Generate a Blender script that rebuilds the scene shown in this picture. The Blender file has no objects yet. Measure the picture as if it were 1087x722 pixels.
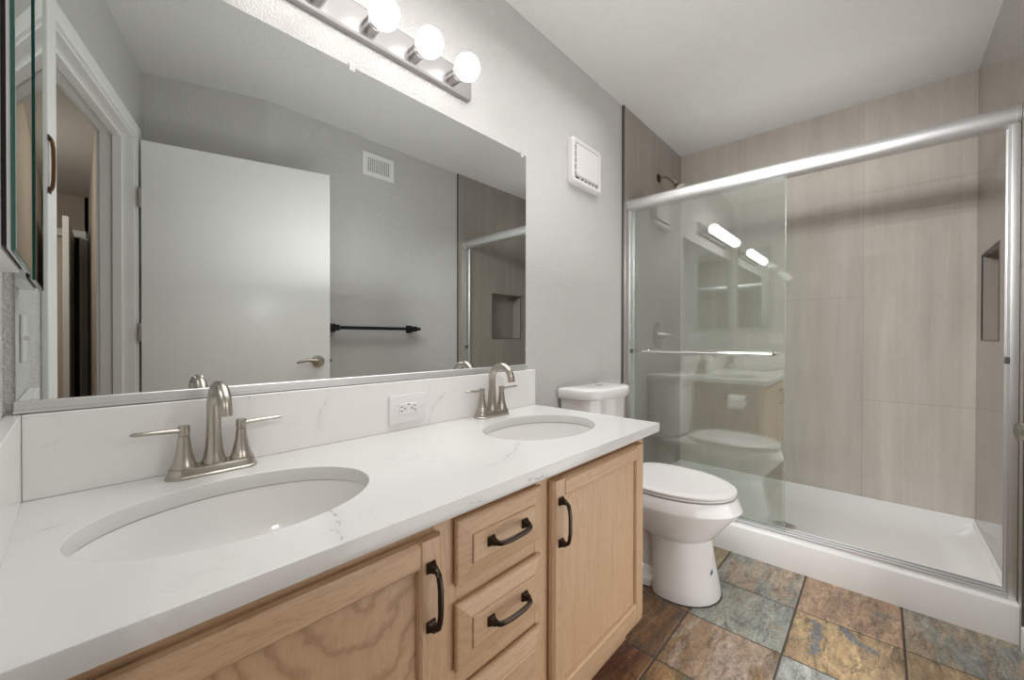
import bpy, bmesh, math, random
from mathutils import Vector, Matrix

random.seed(7)
S = bpy.context.scene
COL = S.collection

# ------------------------------------------------------------------ camera
YAW, PITCH, ROLL, FPX = 0.7424, -0.0059, 0.002, 426.9
CAM = Vector((0.0838, -1.1293, 1.0573))
F = Vector((math.cos(YAW) * math.cos(PITCH), math.sin(YAW) * math.cos(PITCH), math.sin(PITCH)))
R0 = Vector((math.sin(YAW), -math.cos(YAW), 0.0))
U0 = R0.cross(F)
R1 = R0 * math.cos(ROLL) + U0 * math.sin(ROLL)
U1 = -R0 * math.sin(ROLL) + U0 * math.cos(ROLL)
cd = bpy.data.cameras.new('camera')
cd.sensor_fit = 'HORIZONTAL'
cd.sensor_width = 36.0
cd.lens = 36.0 * FPX / 1087.0
cd.clip_start = 0.01
cam = bpy.data.objects.new('camera', cd)
COL.objects.link(cam)
M3 = Matrix((R1, U1, -F)).transposed()
cam.matrix_world = Matrix.Translation(CAM) @ M3.to_4x4()
S.camera = cam

# ------------------------------------------------------------------ light, exposure
BULB_STRENGTH = 8.5
HALL_WATTS = 26.0
FILL_GAIN = 2.0
EXPOSURE = 0.21
w = bpy.data.worlds.new('world')
S.world = w
w.use_nodes = True
w.node_tree.nodes['Background'].inputs[0].default_value = (0.9, 0.95, 1.0, 1)
w.node_tree.nodes['Background'].inputs[1].default_value = 0.05
vs = S.view_settings
S.display_settings.display_device = 'sRGB'
vs.view_transform = 'Standard'
vs.look = 'None'
vs.exposure = EXPOSURE
vs.gamma = 1.0
vs.use_curve_mapping = False
S.cycles.max_bounces = 14
S.cycles.diffuse_bounces = 7
S.cycles.glossy_bounces = 8
S.cycles.transmission_bounces = 8
S.cycles.transparent_max_bounces = 16
S.cycles.sample_clamp_indirect = 8.0
S.cycles.use_denoising = True
S.cycles.blur_glossy = 0.3


def lamp(name, kind, loc, watts, color=(1, 1, 1), **kw):
    d = bpy.data.lights.new(name, kind)
    d.energy = watts
    d.color = color
    for k, v in kw.items():
        setattr(d, k, v)
    o = bpy.data.objects.new(name, d)
    o.location = loc
    COL.objects.link(o)
    return o


lamp('hall_fill', 'POINT', (-0.75, -2.9, 2.2), HALL_WATTS, (1.0, 0.93, 0.85), shadow_soft_size=0.12)  # added point light to brighten the hall, no fixture behind it
# added, unseen fill lights standing in for a photographer's flash


def fill_area(loc, aim, watts, sx, sy, spread=180.0):
    o = lamp('fill_area', 'AREA', loc, watts * FILL_GAIN, (1.0, 0.99, 0.98), shape='RECTANGLE', size=sx, size_y=sy, spread=math.radians(spread))
    o.rotation_euler = (Vector(aim) - Vector(loc)).to_track_quat('-Z', 'Y').to_euler()


fill_area((1.25, -0.80, 1.32), (1.25, -0.80, 3.0), 3.2, 1.3, 0.6)           # bounced off the ceiling
fill_area((1.30, -0.46, 2.38), (1.30, -0.50, 0.0), 4.2, 1.5, 0.66, 120.0)   # from above
fill_area((1.34, -1.27, 0.38), (1.26, -0.50, 0.38), 2.1, 1.3, 0.55)          # low, on the cabinet doors
fill_area((2.76, -0.75, 1.90), (2.76, -0.75, 3.0), 0.8, 0.6, 1.2)            # bounced off the ceiling over the shower
lamp('fill_point', 'POINT', (0.62, -0.90, 1.25), 0.9 * FILL_GAIN, (1.0, 0.99, 0.98), shadow_soft_size=0.0)  # added fill point over the left of the vanity
for dy in (-0.26, -0.09, 0.08, 0.25):
    for dz in (-0.20, 0.0, 0.20):
        loc, aim = (0.95 + 0.3 * dz, -0.60 + dy, 1.94 + 0.2 * dz), (3.19, -0.95, 0.85)
        sp = lamp('fill_spot', 'SPOT', loc, 46.0 / 12 * FILL_GAIN, (1.0, 0.99, 0.98), shadow_soft_size=0.0, spot_size=math.radians(78.0), spot_blend=1.0)  # added spots light the shower and throw the header's shadow
        sp.rotation_euler = (Vector(aim) - Vector(loc)).to_track_quat('-Z', 'Y').to_euler()

# ------------------------------------------------------------------ node helpers


class NT:
    def __init__(self, name):
        self.m = bpy.data.materials.new(name)
        self.m.use_nodes = True
        self.t = self.m.node_tree
        self.t.nodes.clear()
        self.out = self.t.nodes.new('ShaderNodeOutputMaterial')

    def n(self, typ, **kw):
        nd = self.t.nodes.new(typ)
        for k, v in kw.items():
            setattr(nd, k, v)
        return nd

    def link(self, a, b):
        self.t.links.new(a, b)

    def set(self, sock, v):
        if isinstance(v, bpy.types.NodeSocket):
            self.link(v, sock)
        else:
            sock.default_value = v

    def math(self, op, a, b=0.0, c=None, clamp=False):
        nd = self.n('ShaderNodeMath', operation=op, use_clamp=clamp)
        self.set(nd.inputs[0], a)
        self.set(nd.inputs[1], b)
        if c is not None:
            self.set(nd.inputs[2], c)
        return nd.outputs[0]

    def vmath(self, op, a, b=None, out=0):
        nd = self.n('ShaderNodeVectorMath', operation=op)
        self.set(nd.inputs[0], a)
        if b is not None:
            if op == 'SCALE':
                self.set(nd.inputs[3], b)
            else:
                self.set(nd.inputs[1], b)
        return nd.outputs[1] if op in ('DOT_PRODUCT', 'LENGTH', 'DISTANCE') else nd.outputs[0]

    def pos(self):
        return self.n('ShaderNodeTexCoord').outputs['Object']

    def map(self, v, scale=(1, 1, 1), loc=(0, 0, 0), rot=(0, 0, 0)):
        nd = self.n('ShaderNodeMapping')
        self.set(nd.inputs[0], v)
        nd.inputs[1].default_value = loc
        nd.inputs[2].default_value = rot
        nd.inputs[3].default_value = scale
        return nd.outputs[0]

    def noise(self, v, scale, detail=3.0, rough=0.5, dist=0.0, color=False):
        nd = self.n('ShaderNodeTexNoise')
        self.set(nd.inputs['Vector'], v)
        nd.inputs['Scale'].default_value = scale
        nd.inputs['Detail'].default_value = detail
        nd.inputs['Roughness'].default_value = rough
        nd.inputs['Distortion'].default_value = dist
        return nd.outputs['Color'] if color else nd.outputs[0]

    def ramp(self, f, stops, interp='LINEAR'):
        nd = self.n('ShaderNodeValToRGB')
        self.set(nd.inputs[0], f)
        nd.color_ramp.interpolation = interp
        e = nd.color_ramp.elements
        while len(e) < len(stops):
            e.new(0.5)
        for el, (p, c) in zip(e, stops):
            el.position = p
            el.color = (c, c, c, 1) if isinstance(c, (int, float)) else (*c, 1)
        return nd.outputs[0]

    def mix(self, f, a, b, blend='MIX'):
        nd = self.n('ShaderNodeMix', data_type='RGBA', blend_type=blend)
        self.set(nd.inputs[0], f)
        for i, v in ((6, a), (7, b)):
            if not isinstance(v, bpy.types.NodeSocket):
                v = (*v, 1) if len(v) == 3 else v
            self.set(nd.inputs[i], v)
        return nd.outputs[2]

    def bump(self, h, strength, dist=0.01):
        nd = self.n('ShaderNodeBump')
        self.set(nd.inputs['Height'], h)
        nd.inputs['Strength'].default_value = strength
        nd.inputs['Distance'].default_value = dist
        return nd.outputs[0]

    def bsdf(self, color=(0.8, 0.8, 0.8), rough=0.5, metal=0.0, normal=None, **kw):
        b = self.n('ShaderNodeBsdfPrincipled')
        if not isinstance(color, bpy.types.NodeSocket):
            color = (*color, 1)
        self.set(b.inputs['Base Color'], color)
        self.set(b.inputs['Roughness'], rough)
        self.set(b.inputs['Metallic'], metal)
        if normal is not None:
            self.link(normal, b.inputs['Normal'])
        for k, v in kw.items():
            self.set(b.inputs[k.replace('_', ' ')], v)
        self.link(b.outputs[0], self.out.inputs[0])
        return b


def plain(name, color, rough=0.5, metal=0.0, var=0.0, **kw):
    n = NT(name)
    c = color
    if var:
        f = n.noise(n.pos(), 14.0, 3)
        c = n.mix(f, tuple(x * (1 - var) for x in color), tuple(min(1, x * (1 + var)) for x in color))
    n.bsdf(c, rough, metal, **kw)
    return n.m


def paint(name, color, scale, strength, dist):
    n = NT(name)
    p = n.pos()
    h = n.noise(p, scale, 2.0, 0.45)
    h = n.ramp(h, [(0.35, 0.0), (0.7, 1.0)])
    big = n.noise(p, 2.5, 2)
    c = n.mix(big, tuple(x * 0.975 for x in color), tuple(x * 1.02 for x in color))
    n.bsdf(c, 0.62, normal=n.bump(h, strength, dist))
    return n.m


def brushed(name, color, rough=0.3, stretch=(60, 60, 3)):
    n = NT(name)
    f = n.noise(n.map(n.pos(), stretch), 1.0, 2)
    r = n.math('MULTIPLY_ADD', f, 0.10, rough - 0.05)
    n.bsdf(color, r, 1.0)
    return n.m


def wood(name, axis, tone=1.0, cathedral=None, off=(0, 0, 0)):
    """oak; axis = direction of the grain, cathedral = (x, z) centre of the arched growth rings"""
    n = NT(name)
    p = n.map(n.pos(), (1, 1, 1), off)
    st = {'z': (1, 1, 0.07), 'x': (0.07, 1, 1), 'y': (1, 0.07, 1)}[axis]
    q = n.map(p, st)
    warp = n.noise(n.map(p, {'z': (7, 7, 1.6), 'x': (1.6, 7, 7), 'y': (7, 1.6, 7)}[axis]), 1.0, 2)
    fine = n.noise(q, 330.0, 4.0, 0.65)
    mid = n.noise(q, 55.0, 3.0, 0.55, 0.4)
    pores = n.ramp(n.noise(q, 620.0, 2.0, 0.5), [(0.30, 1.0), (0.42, 0.0)])
    sep = n.n('ShaderNodeSeparateXYZ')
    n.link(p, sep.inputs[0])
    if cathedral:
        cx, cz = cathedral
        dx = n.math('SUBTRACT', sep.outputs[0], cx)
        dz = n.math('MULTIPLY', n.math('SUBTRACT', sep.outputs[2], cz), 0.33)
        wv = n.math('MULTIPLY_ADD', warp, 0.07, -0.035)
        dx = n.math('ADD', dx, wv)
        wz = n.math('MULTIPLY_ADD', n.noise(p, 22.0, 3), 0.035, -0.017)
        r = n.math('SQRT', n.math('ADD', n.math('MULTIPLY', dx, dx), n.math('MULTIPLY', n.math('ADD', dz, wz), n.math('ADD', dz, wz))))
        ring = n.math('FRACT', n.math('MULTIPLY', r, 46.0))
        ring = n.ramp(ring, [(0.0, 0.30), (0.35, 0.0), (0.62, 0.08), (0.88, 1.0), (1.0, 0.45)])
    else:
        k = sep.outputs[0] if axis in ('z', 'y') else sep.outputs[2]
        r = n.math('ADD', n.math('MULTIPLY', k, 46.0), n.math('ADD', n.math('MULTIPLY', warp, 9.0), n.math('MULTIPLY', mid, 3.0)))
        ring = n.math('FRACT', r)
        ring = n.ramp(ring, [(0.0, 0.1), (0.6, 0.0), (0.9, 0.55), (1.0, 0.1)])
    base = n.mix(mid, (0.445 * tone, 0.278 * tone, 0.156 * tone), (0.58 * tone, 0.396 * tone, 0.248 * tone))
    base = n.mix(n.math('MULTIPLY', ring, 0.85 if cathedral else 0.62), base, (0.30 * tone, 0.16 * tone, 0.075 * tone))
    base = n.mix(n.math('MULTIPLY', fine, 0.30), base, (0.67 * tone, 0.49 * tone, 0.34 * tone))
    base = n.mix(n.math('MULTIPLY', pores, 0.50), base, (0.30 * tone, 0.17 * tone, 0.09 * tone))
    n.bsdf(base, 0.42, normal=n.bump(fine, 0.08, 0.002))
    return n.m


def vein_dist(n, p, segs):
    """smallest distance from p to any of the given line segments"""
    best = None
    for a, b in segs:
        a, b = Vector(a), Vector(b)
        ab = b - a
        ap = n.vmath('SUBTRACT', p, tuple(a))
        t = n.math('MULTIPLY', n.vmath('DOT_PRODUCT', ap, tuple(ab)), 1.0 / ab.length_squared, clamp=True)
        nd = n.n('ShaderNodeVectorMath', operation='SCALE')
        nd.inputs[0].default_value = tuple(ab)
        n.link(t, nd.inputs[3])
        d = n.vmath('LENGTH', n.vmath('SUBTRACT', ap, nd.outputs[0]))
        best = d if best is None else n.math('MINIMUM', best, d)
    return best


def quartz(name, color, polylines, width=0.0042):
    n = NT(name)
    p = n.pos()
    wob = n.vmath('SCALE', n.vmath('SUBTRACT', n.noise(p, 38.0, 4, 0.6, color=True), (0.5, 0.5, 0.5)), 0.022)
    pw = n.vmath('ADD', p, wob)
    segs = []
    for pl in polylines:
        segs += list(zip(pl[:-1], pl[1:]))
    d = vein_dist(n, pw, segs)
    gate = n.noise(p, 70.0, 3, 0.6)
    wd = n.math('MULTIPLY_ADD', gate, width * 2.2, -width * 0.45)
    core = n.math('SUBTRACT', 1.0, n.math('DIVIDE', d, wd), clamp=True)
    halo = n.math('SUBTRACT', 1.0, n.math('DIVIDE', d, 0.02), clamp=True)
    halo = n.math('MULTIPLY', halo, 0.10)
    core = n.math('MULTIPLY', core, n.ramp(gate, [(0.38, 0.15), (0.6, 0.9)]))
    cloud = n.noise(p, 5.0, 4, 0.6)
    # faint further veins
    band = n.math('ABSOLUTE', n.math('SUBTRACT', n.noise(n.map(p, (1, 1, 1), (3.1, 0, 1.7), (0.3, 0.2, 0.7)), 3.2, 5, 0.62), 0.5))
    faint = n.math('MULTIPLY', n.ramp(band, [(0.0, 1.0), (0.012, 0.0)]), n.ramp(cloud, [(0.5, 0.0), (0.7, 0.30)]))
    c = n.mix(cloud, tuple(x * 0.97 for x in color), color)
    c = n.mix(halo, c, (0.42, 0.42, 0.43))
    c = n.mix(faint, c, (0.45, 0.45, 0.46))
    c = n.mix(core, c, (0.24, 0.25, 0.27))
    n.bsdf(c, 0.16)
    return n.m


def stone_tile(name, plane, c1, c2, grout, off):
    """large glossy porcelain tiles with upright streaks; plane 'y' (wall across x) or 'x' (wall across y)"""
    n = NT(name)
    p = n.pos()
    s1 = n.noise(n.map(p, (24, 24, 1.0)), 1.0, 5, 0.62, 0.5)
    s2 = n.noise(n.map(p, (5, 5, 1.1), (4, 2, 0)), 1.0, 5, 0.62, 0.9)
    s3 = n.noise(n.map(p, (150, 150, 26)), 1.0, 3, 0.6)
    f = n.math('ADD', n.math('MULTIPLY', s1, 0.40), n.math('ADD', n.math('MULTIPLY', s2, 0.42), n.math('MULTIPLY', s3, 0.18)))
    f = n.ramp(f, [(0.32, 0.0), (0.68, 1.0)])
    sep = n.n('ShaderNodeSeparateXYZ')
    n.link(p, sep.inputs[0])
    cmb = n.n('ShaderNodeCombineXYZ')
    n.link(sep.outputs[2], cmb.inputs[0])
    n.link(sep.outputs[0] if plane == 'y' else sep.outputs[1], cmb.inputs[1])
    v = n.map(cmb.outputs[0], (1, 1, 1), off)
    br = n.n('ShaderNodeTexBrick')
    br.offset = 0.5
    n.link(v, br.inputs['Vector'])
    br.inputs['Color1'].default_value = (0, 0, 0, 1)
    br.inputs['Color2'].default_value = (1, 1, 1, 1)
    br.inputs['Mortar'].default_value = (0.5, 0.5, 0.5, 1)
    br.inputs['Scale'].default_value = 1.0
    br.inputs['Mortar Size'].default_value = 0.0012
    br.inputs['Mortar Smooth'].default_value = 0.0
    br.inputs['Brick Width'].default_value = 1.2
    br.inputs['Row Height'].default_value = 0.61
    c = n.mix(f, c1, c2)
    pertile = n.mix(br.outputs[0], (0.94, 0.94, 0.94), (1.0, 1.0, 1.0))
    c = n.mix(1.0, c, pertile, 'MULTIPLY')
    c = n.mix(n.math('MULTIPLY', br.outputs['Fac'], 0.55), c, grout)
    n.bsdf(c, 0.0, IOR=1.5)
    return n.m


def slate(name):
    n = NT(name)
    p = n.pos()
    A = n.n('ShaderNodeVertexColor', layer_name='tone_a').outputs[0]
    B = n.n('ShaderNodeVertexColor', layer_name='tone_b').outputs[0]
    sd = n.n('ShaderNodeVertexColor', layer_name='seed').outputs[0]
    q = n.vmath('ADD', p, n.vmath('SCALE', sd, 9.0))
    rot = n.map(q, (0.8, 2.6, 1.0), (0, 0, 0), (0, 0, 0.62))
    big = n.noise(rot, 4.0, 7, 0.60, 1.2)
    med = n.noise(rot, 11.0, 7, 0.70, 1.4)
    fin = n.noise(q, 120.0, 4, 0.7)
    f = n.ramp(big, [(0.42, 0.0), (0.58, 1.0)])
    c = n.mix(f, A, B)
    lum = n.ramp(med, [(0.30, 0.34), (0.47, 0.95), (0.56, 1.1), (0.70, 1.7)])
    c = n.mix(1.0, c, lum, 'MULTIPLY')
    rust = n.ramp(n.noise(rot, 9.0, 5, 0.7, 0.4), [(0.56, 0.0), (0.70, 1.0)])
    c = n.mix(n.math('MULTIPLY', rust, 0.55), c, (0.36, 0.19, 0.085))
    blue = n.ramp(n.noise(q, 6.5, 6, 0.68, 0.5), [(0.62, 0.0), (0.66, 1.0)])
    c = n.mix(n.math('MULTIPLY', blue, 0.55), c, (0.10, 0.125, 0.14))
    wob = n.vmath('SCALE', n.vmath('SUBTRACT', n.noise(p, 26.0, 6, 0.65, color=True), (0.5, 0.5, 0.5)), 0.085)
    dist = vein_dist(n, n.vmath('ADD', p, wob), BLOTCH)
    spot = n.math('MULTIPLY', n.ramp(dist, [(0.012, 1.0), (0.016, 0.0)]), 0.85)
    c = n.mix(spot, c, n.mix(fin, (0.05, 0.065, 0.085), (0.24, 0.27, 0.30)))
    crack = n.math('ABSOLUTE', n.math('SUBTRACT', n.noise(rot, 4.2, 7, 0.66, 0.5), 0.5))
    crack = n.ramp(crack, [(0.0, 0.9), (0.010, 0.0)])
    c = n.mix(crack, c, (0.055, 0.045, 0.04))
    speck = n.ramp(fin, [(0.3, 0.70), (0.7, 1.3)])
    c = n.mix(1.0, c, speck, 'MULTIPLY')
    h = n.math('ADD', n.math('MULTIPLY', big, 1.0), n.math('MULTIPLY', med, 0.6))
    h = n.math('ADD', h, n.math('MULTIPLY', fin, 0.12))
    n.bsdf(c, n.math('MULTIPLY_ADD', fin, 0.25, 0.22), normal=n.bump(h, 0.5, 0.010))
    return n.m


def pane_glass(name, tint):
    """architectural glass: see-through with Schlick reflection on each face"""
    n = NT(name)
    g = n.n('ShaderNodeNewGeometry')
    d = n.math('ABSOLUTE', n.vmath('DOT_PRODUCT', g.outputs['Normal'], g.outputs['Incoming']))
    k = n.math('POWER', n.math('SUBTRACT', 1.0, d, clamp=True), 5.0)
    fr = n.math('MULTIPLY_ADD', k, 0.885, 0.115)
    tr = n.n('ShaderNodeBsdfTransparent')
    tr.inputs[0].default_value = (*tint, 1)
    gl = n.n('ShaderNodeBsdfGlossy')
    gl.inputs['Color'].default_value = (1, 1, 1, 1)
    gl.inputs['Roughness'].default_value = 0.0
    mx = n.n('ShaderNodeMixShader')
    n.link(fr, mx.inputs[0])
    n.link(tr.outputs[0], mx.inputs[1])
    n.link(gl.outputs[0], mx.inputs[2])
    n.link(mx.outputs[0], n.out.inputs[0])
    return n.m


def emit(name, color, strength):
    n = NT(name)
    e = n.n('ShaderNodeEmission')
    e.inputs[0].default_value = (*color, 1)
    e.inputs[1].default_value = strength
    n.link(e.outputs[0], n.out.inputs[0])
    return n.m


BLOTCH = [((1.950, -0.955, 0), (1.930, -0.965, 0)), ((1.905, -0.965, 0), (1.760, -0.965, 0)), ((1.972, -1.034, 0), (1.930, -1.060, 0)), ((1.925, -1.075, 0), (1.905, -1.111, 0))]
WALLC = (0.585, 0.574, 0.562)
M = dict(
    wall=paint('wall_paint', WALLC, 170.0, 0.60, 0.005),
    ceiling=paint('ceiling_paint', (0.645, 0.636, 0.622), 130.0, 0.35, 0.005),
    white=plain('white_trim_paint', (0.81, 0.81, 0.80), 0.35, var=0.01),
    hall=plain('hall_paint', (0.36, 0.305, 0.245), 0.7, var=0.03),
    hall_lit=plain('hall_beige_lit', (0.66, 0.56, 0.46), 0.7, var=0.03),  # brighter copy of the hall colour, for a wall in light
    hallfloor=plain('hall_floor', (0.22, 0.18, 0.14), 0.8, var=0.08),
    dark=plain('dark_recess', (0.02, 0.018, 0.016), 0.7),
    closet=plain('dark_doorway_shade', (0.055, 0.028, 0.014), 0.35, var=0.3),  # dark brown stands in for the shade inside the hall doorway
    mirror=plain('mirror_silver', (0.715, 0.745, 0.735), 0.0, 1.0),
    teal=plain('glass_edge', (0.03, 0.12, 0.10), 0.12),
    alu=brushed('satin_aluminium', (0.74, 0.745, 0.75), 0.42, (8, 8, 8)),
    chrome=plain('chrome', (0.86, 0.86, 0.86), 0.07, 1.0),
    nickel=brushed('brushed_nickel', (0.47, 0.435, 0.385), 0.30, (25, 25, 25)),
    dark_nickel=brushed('darker_nickel', (0.27, 0.25, 0.225), 0.34, (25, 25, 25)),  # nickel toned darker for the shower valve
    plate=brushed('brushed_plate', (0.36, 0.345, 0.34), 0.34, (4, 220, 220)),
    bronze=plain('oil_rubbed_bronze', (0.050, 0.036, 0.028), 0.30, 0.85),
    copper=plain('worn_bronze', (0.20, 0.10, 0.055), 0.28, 0.9),
    black=plain('black_metal', (0.012, 0.012, 0.013), 0.35, 0.3),
    china=plain("white_china", (0.755, 0.745, 0.735), 0.07, **{'Coat_Weight': 0.4, 'Coat_Roughness': 0.03}),
    acrylic=plain('white_acrylic', (0.84, 0.835, 0.825), 0.18),
    plastic=plain('white_plastic', (0.72, 0.70, 0.69), 0.35),
    outlet=plain('outlet_plastic', (0.80, 0.785, 0.79), 0.30),
    rubber=plain('black_rubber', (0.015, 0.015, 0.015), 0.6),
    paper=plain('tissue_paper', (0.80, 0.79, 0.77), 0.9),
    blue=plain('blue_ink', (0.10, 0.15, 0.34), 0.5),
    grout=plain('dark_grout', (0.075, 0.062, 0.052), 0.85, var=0.2),
    schluter=plain('dark_edge_trim', (0.16, 0.15, 0.145), 0.35, 0.8),
    clear=plain('clear_plastic', (0.72, 0.72, 0.72), 0.1, Alpha=0.75),
    frost=plain('bulb_cap', (0.60, 0.58, 0.56), 0.3, 0.7),
    bulb=emit('lit_bulb', (1.0, 0.98, 0.955), BULB_STRENGTH),
    glass=pane_glass('shower_glass', (0.968, 0.985, 0.975)),
    slate=slate('slate_tile'),
    oak_z=wood('oak_upright', 'z'),
    oak_panel=wood('oak_panel_upright', 'z', 1.02, off=(0.37, 0, 0.2)),
    oak_x=wood('oak_level', 'x', 1.0, off=(0.1, 0, 0.013)),
    oak_dx=wood('oak_drawer', 'x', 0.98, off=(0.5, 0, 0.29)),
    oak_arch=wood('oak_arched', 'z', 0.95, cathedral=(0.385, 1.10)),
    oak_shaded=wood('oak_side_shaded', 'z', 0.72, off=(0, 0.2, 0)),  # toned down: the end panel's weaker light is put into the colour
    tile_y_shaded=stone_tile('stone_tile_side_shaded', 'y', (0.275, 0.245, 0.21), (0.37, 0.337, 0.298), (0.24, 0.22, 0.20), (-0.10, -0.4310, 0)),  # darker copy of the tile, weak grazing light put into its colour
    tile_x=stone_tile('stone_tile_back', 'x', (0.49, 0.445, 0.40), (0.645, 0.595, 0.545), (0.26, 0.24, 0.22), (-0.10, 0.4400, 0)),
)
TOPV = [[(.374, -.443, .766), (.375, -.485, .766), (.350, -.511, .766), (.343, -.566, .766)],
        [(.375, -.485, .766), (.345, -.540, .766)],
        [(.945, -.375, .766), (.846, -.436, .766), (.764, -.475, .766), (.702, -.478, .766)],
        [(.030, -.215, .766), (.067, -.191, .766)],
        [(.582, -.57, .752), (.61, -.57, .747)], [(.744, -.57, .748), (.81, -.57, .743)]]
BSV = [[(.252, -.02, .752), (.313, -.02, .768), (.361, -.02, .788)],
       [(.526, -.02, .805), (.531, -.02, .858), (.556, -.02, .898)],
       [(.881, -.02, .766), (.896, -.02, .815), (.941, -.02, .858)],
       [(.759, -.02, .768), (.776, -.02, .786)], [(.366, -.02, .92), (.367, -.02, .873)]]
M['quartz'] = quartz('white_quartz', (0.675, 0.672, 0.66), TOPV)
M['quartz_b'] = quartz('white_quartz_splash', (0.84, 0.833, 0.82), BSV, 0.0022)

# ------------------------------------------------------------------ mesh helpers


def new():
    return bmesh.new()


def obj(name, bm, mat, parent=None, smooth=True, angle=35):
    me = bpy.data.meshes.new(name)
    bmesh.ops.recalc_face_normals(bm, faces=bm.faces[:])
    bm.to_mesh(me)
    bm.free()
    return link_mesh(name, me, mat, parent, smooth, angle)


def link_mesh(name, me, mat, parent=None, smooth=True, angle=35):
    for m in (mat if isinstance(mat, (list, tuple)) else [mat]):
        me.materials.append(M[m] if isinstance(m, str) else m)
    if smooth:
        for p in me.polygons:
            p.use_smooth = True
        me.set_sharp_from_angle(angle=math.radians(angle))
    o = bpy.data.objects.new(name, me)
    COL.objects.link(o)
    if parent is not None:
        adopt(o, parent)
    return o


WORLD = {}


def wm(o):
    """world matrix worked out by hand (the depsgraph is not updated while the script runs)"""
    m = o.matrix_basis.copy()
    if o.parent:
        m = wm(o.parent) @ o.matrix_parent_inverse @ m
    return m


def adopt(o, parent):
    o.parent = parent
    o.matrix_parent_inverse = wm(parent).inverted()


def props(o, label=None, cat=None, group=None, kind=None):
    for k, v in (('label', label), ('category', cat), ('group', group), ('kind', kind)):
        if v:
            o[k] = v
    return o


def thing(name, loc, label, cat, group=None):
    o = bpy.data.objects.new(name, None)
    o.empty_display_size = 0.05
    o.location = loc
    COL.objects.link(o)
    return props(o, label, cat, group)


def struct(name, bm, mat, parent=None, label=None, smooth=False):
    o = obj(name, bm, mat, parent, smooth)
    if parent is None:
        o['kind'] = 'structure'
    if label:
        o['label'] = label
    return o


def add_box(bm, lo, hi, bev=0.0, mtx=None, seg=1, mi=0):
    tmp = bmesh.new()
    bmesh.ops.create_cube(tmp, size=1.0)
    lo, hi = Vector(lo), Vector(hi)
    c, s = (lo + hi) / 2, hi - lo
    for v in tmp.verts:
        v.co = Vector((v.co.x * s.x, v.co.y * s.y, v.co.z * s.z)) + c
    if bev:
        bmesh.ops.bevel(tmp, geom=tmp.edges[:], offset=min(bev, min(s) * 0.45), segments=seg, profile=0.6, affect='EDGES')
    merge(bm, tmp, mtx, mi)


def merge(bm, tmp, mtx=None, mi=0):
    mp = {}
    for v in tmp.verts:
        mp[v] = bm.verts.new(mtx @ v.co if mtx else v.co)
    for f in tmp.faces:
        try:
            nf = bm.faces.new([mp[v] for v in f.verts])
            nf.material_index = mi
        except ValueError:
            pass
    tmp.free()


def add_loft(bm, rings, cap0=True, cap1=True, mtx=None):
    n = len(rings[0])
    vs = [[bm.verts.new((mtx @ Vector(p)) if mtx else p) for p in r] for r in rings]
    for a, b in zip(vs[:-1], vs[1:]):
        for i in range(n):
            j = (i + 1) % n
            bm.faces.new((a[i], a[j], b[j], b[i]))
    if cap0:
        bm.faces.new(list(reversed(vs[0])))
    if cap1:
        bm.faces.new(vs[-1])


def add_lathe(bm, prof, base, axis=(0, 0, 1), seg=28, cap0=True, cap1=True):
    """prof: list of (radius, height along axis)"""
    ax = Vector(axis).normalized()
    u = ax.orthogonal().normalized()
    v = ax.cross(u)
    base = Vector(base)
    rings = []
    for r, h in prof:
        r = max(r, 1e-5)
        rings.append([base + ax * h + (u * math.cos(t) + v * math.sin(t)) * r for t in (2 * math.pi * i / seg for i in range(seg))])
    add_loft(bm, rings, cap0, cap1)


def add_tube(bm, pts, rad, seg=14, cap=True, up=None, ell=(1, 1)):
    pts = [Vector(p) for p in pts]
    rr = rad if isinstance(rad, (list, tuple)) else [rad] * len(pts)
    t0 = (pts[1] - pts[0]).normalized()
    u = Vector(up) if up else t0.orthogonal()
    u = (u - t0 * u.dot(t0)).normalized()
    rings = []
    for i, p in enumerate(pts):
        a = pts[max(i - 1, 0)]
        b = pts[min(i + 1, len(pts) - 1)]
        t = (b - a).normalized()
        u = (u - t * u.dot(t)).normalized()
        v = t.cross(u)
        rings.append([p + (u * math.cos(q) * ell[0] + v * math.sin(q) * ell[1]) * rr[i] for q in (2 * math.pi * k / seg for k in range(seg))])
    add_loft(bm, rings, cap, cap)


def arc(c, r, a0, a1, n, u=(1, 0, 0), v=(0, 0, 1)):
    c, u, v = Vector(c), Vector(u), Vector(v)
    return [c + u * (r * math.cos(a0 + (a1 - a0) * i / n)) + v * (r * math.sin(a0 + (a1 - a0) * i / n)) for i in range(n + 1)]


def prism(bm, poly, z0, z1):
    add_loft(bm, [[(x, y, z0) for x, y in poly], [(x, y, z1) for x, y in poly]])


def basis(origin, xdir, zdir=(0, 0, 1)):
    """matrix whose x is xdir, z is zdir and y = z cross x"""
    x, z = Vector(xdir).normalized(), Vector(zdir).normalized()
    y = z.cross(x)
    m = Matrix((x, y, z)).transposed().to_4x4()
    m.translation = origin
    return m


# ------------------------------------------------------------------ plan
H = 2.4233            # ceiling
XT = 2.267            # where the shower tile begins
XS = 3.188            # shower's back wall
YW = -1.4965          # wall across from the mirror
DV = Vector((0.294, -0.956, 0.0)).normalized()     # along the doorway wall
DN = Vector((0.956, 0.294, 0.0)).normalized()      # its normal, into the bathroom
PB = Vector((0.0, -0.65, 0.0))
S0, S1, SC = 0.125, 0.966, 1.10                    # doorway and far corner along that wall
PC = PB + DV * SC
PD = Vector((0.843, YW, 0.0))
WT = 0.12


def dw(s, nrm, z=0.0):
    return PB + DV * s + DN * nrm + Vector((0, 0, z))


DM = Matrix((DV, DN, Vector((0, 0, 1)))).transposed().to_4x4()
DM.translation = PB

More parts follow.
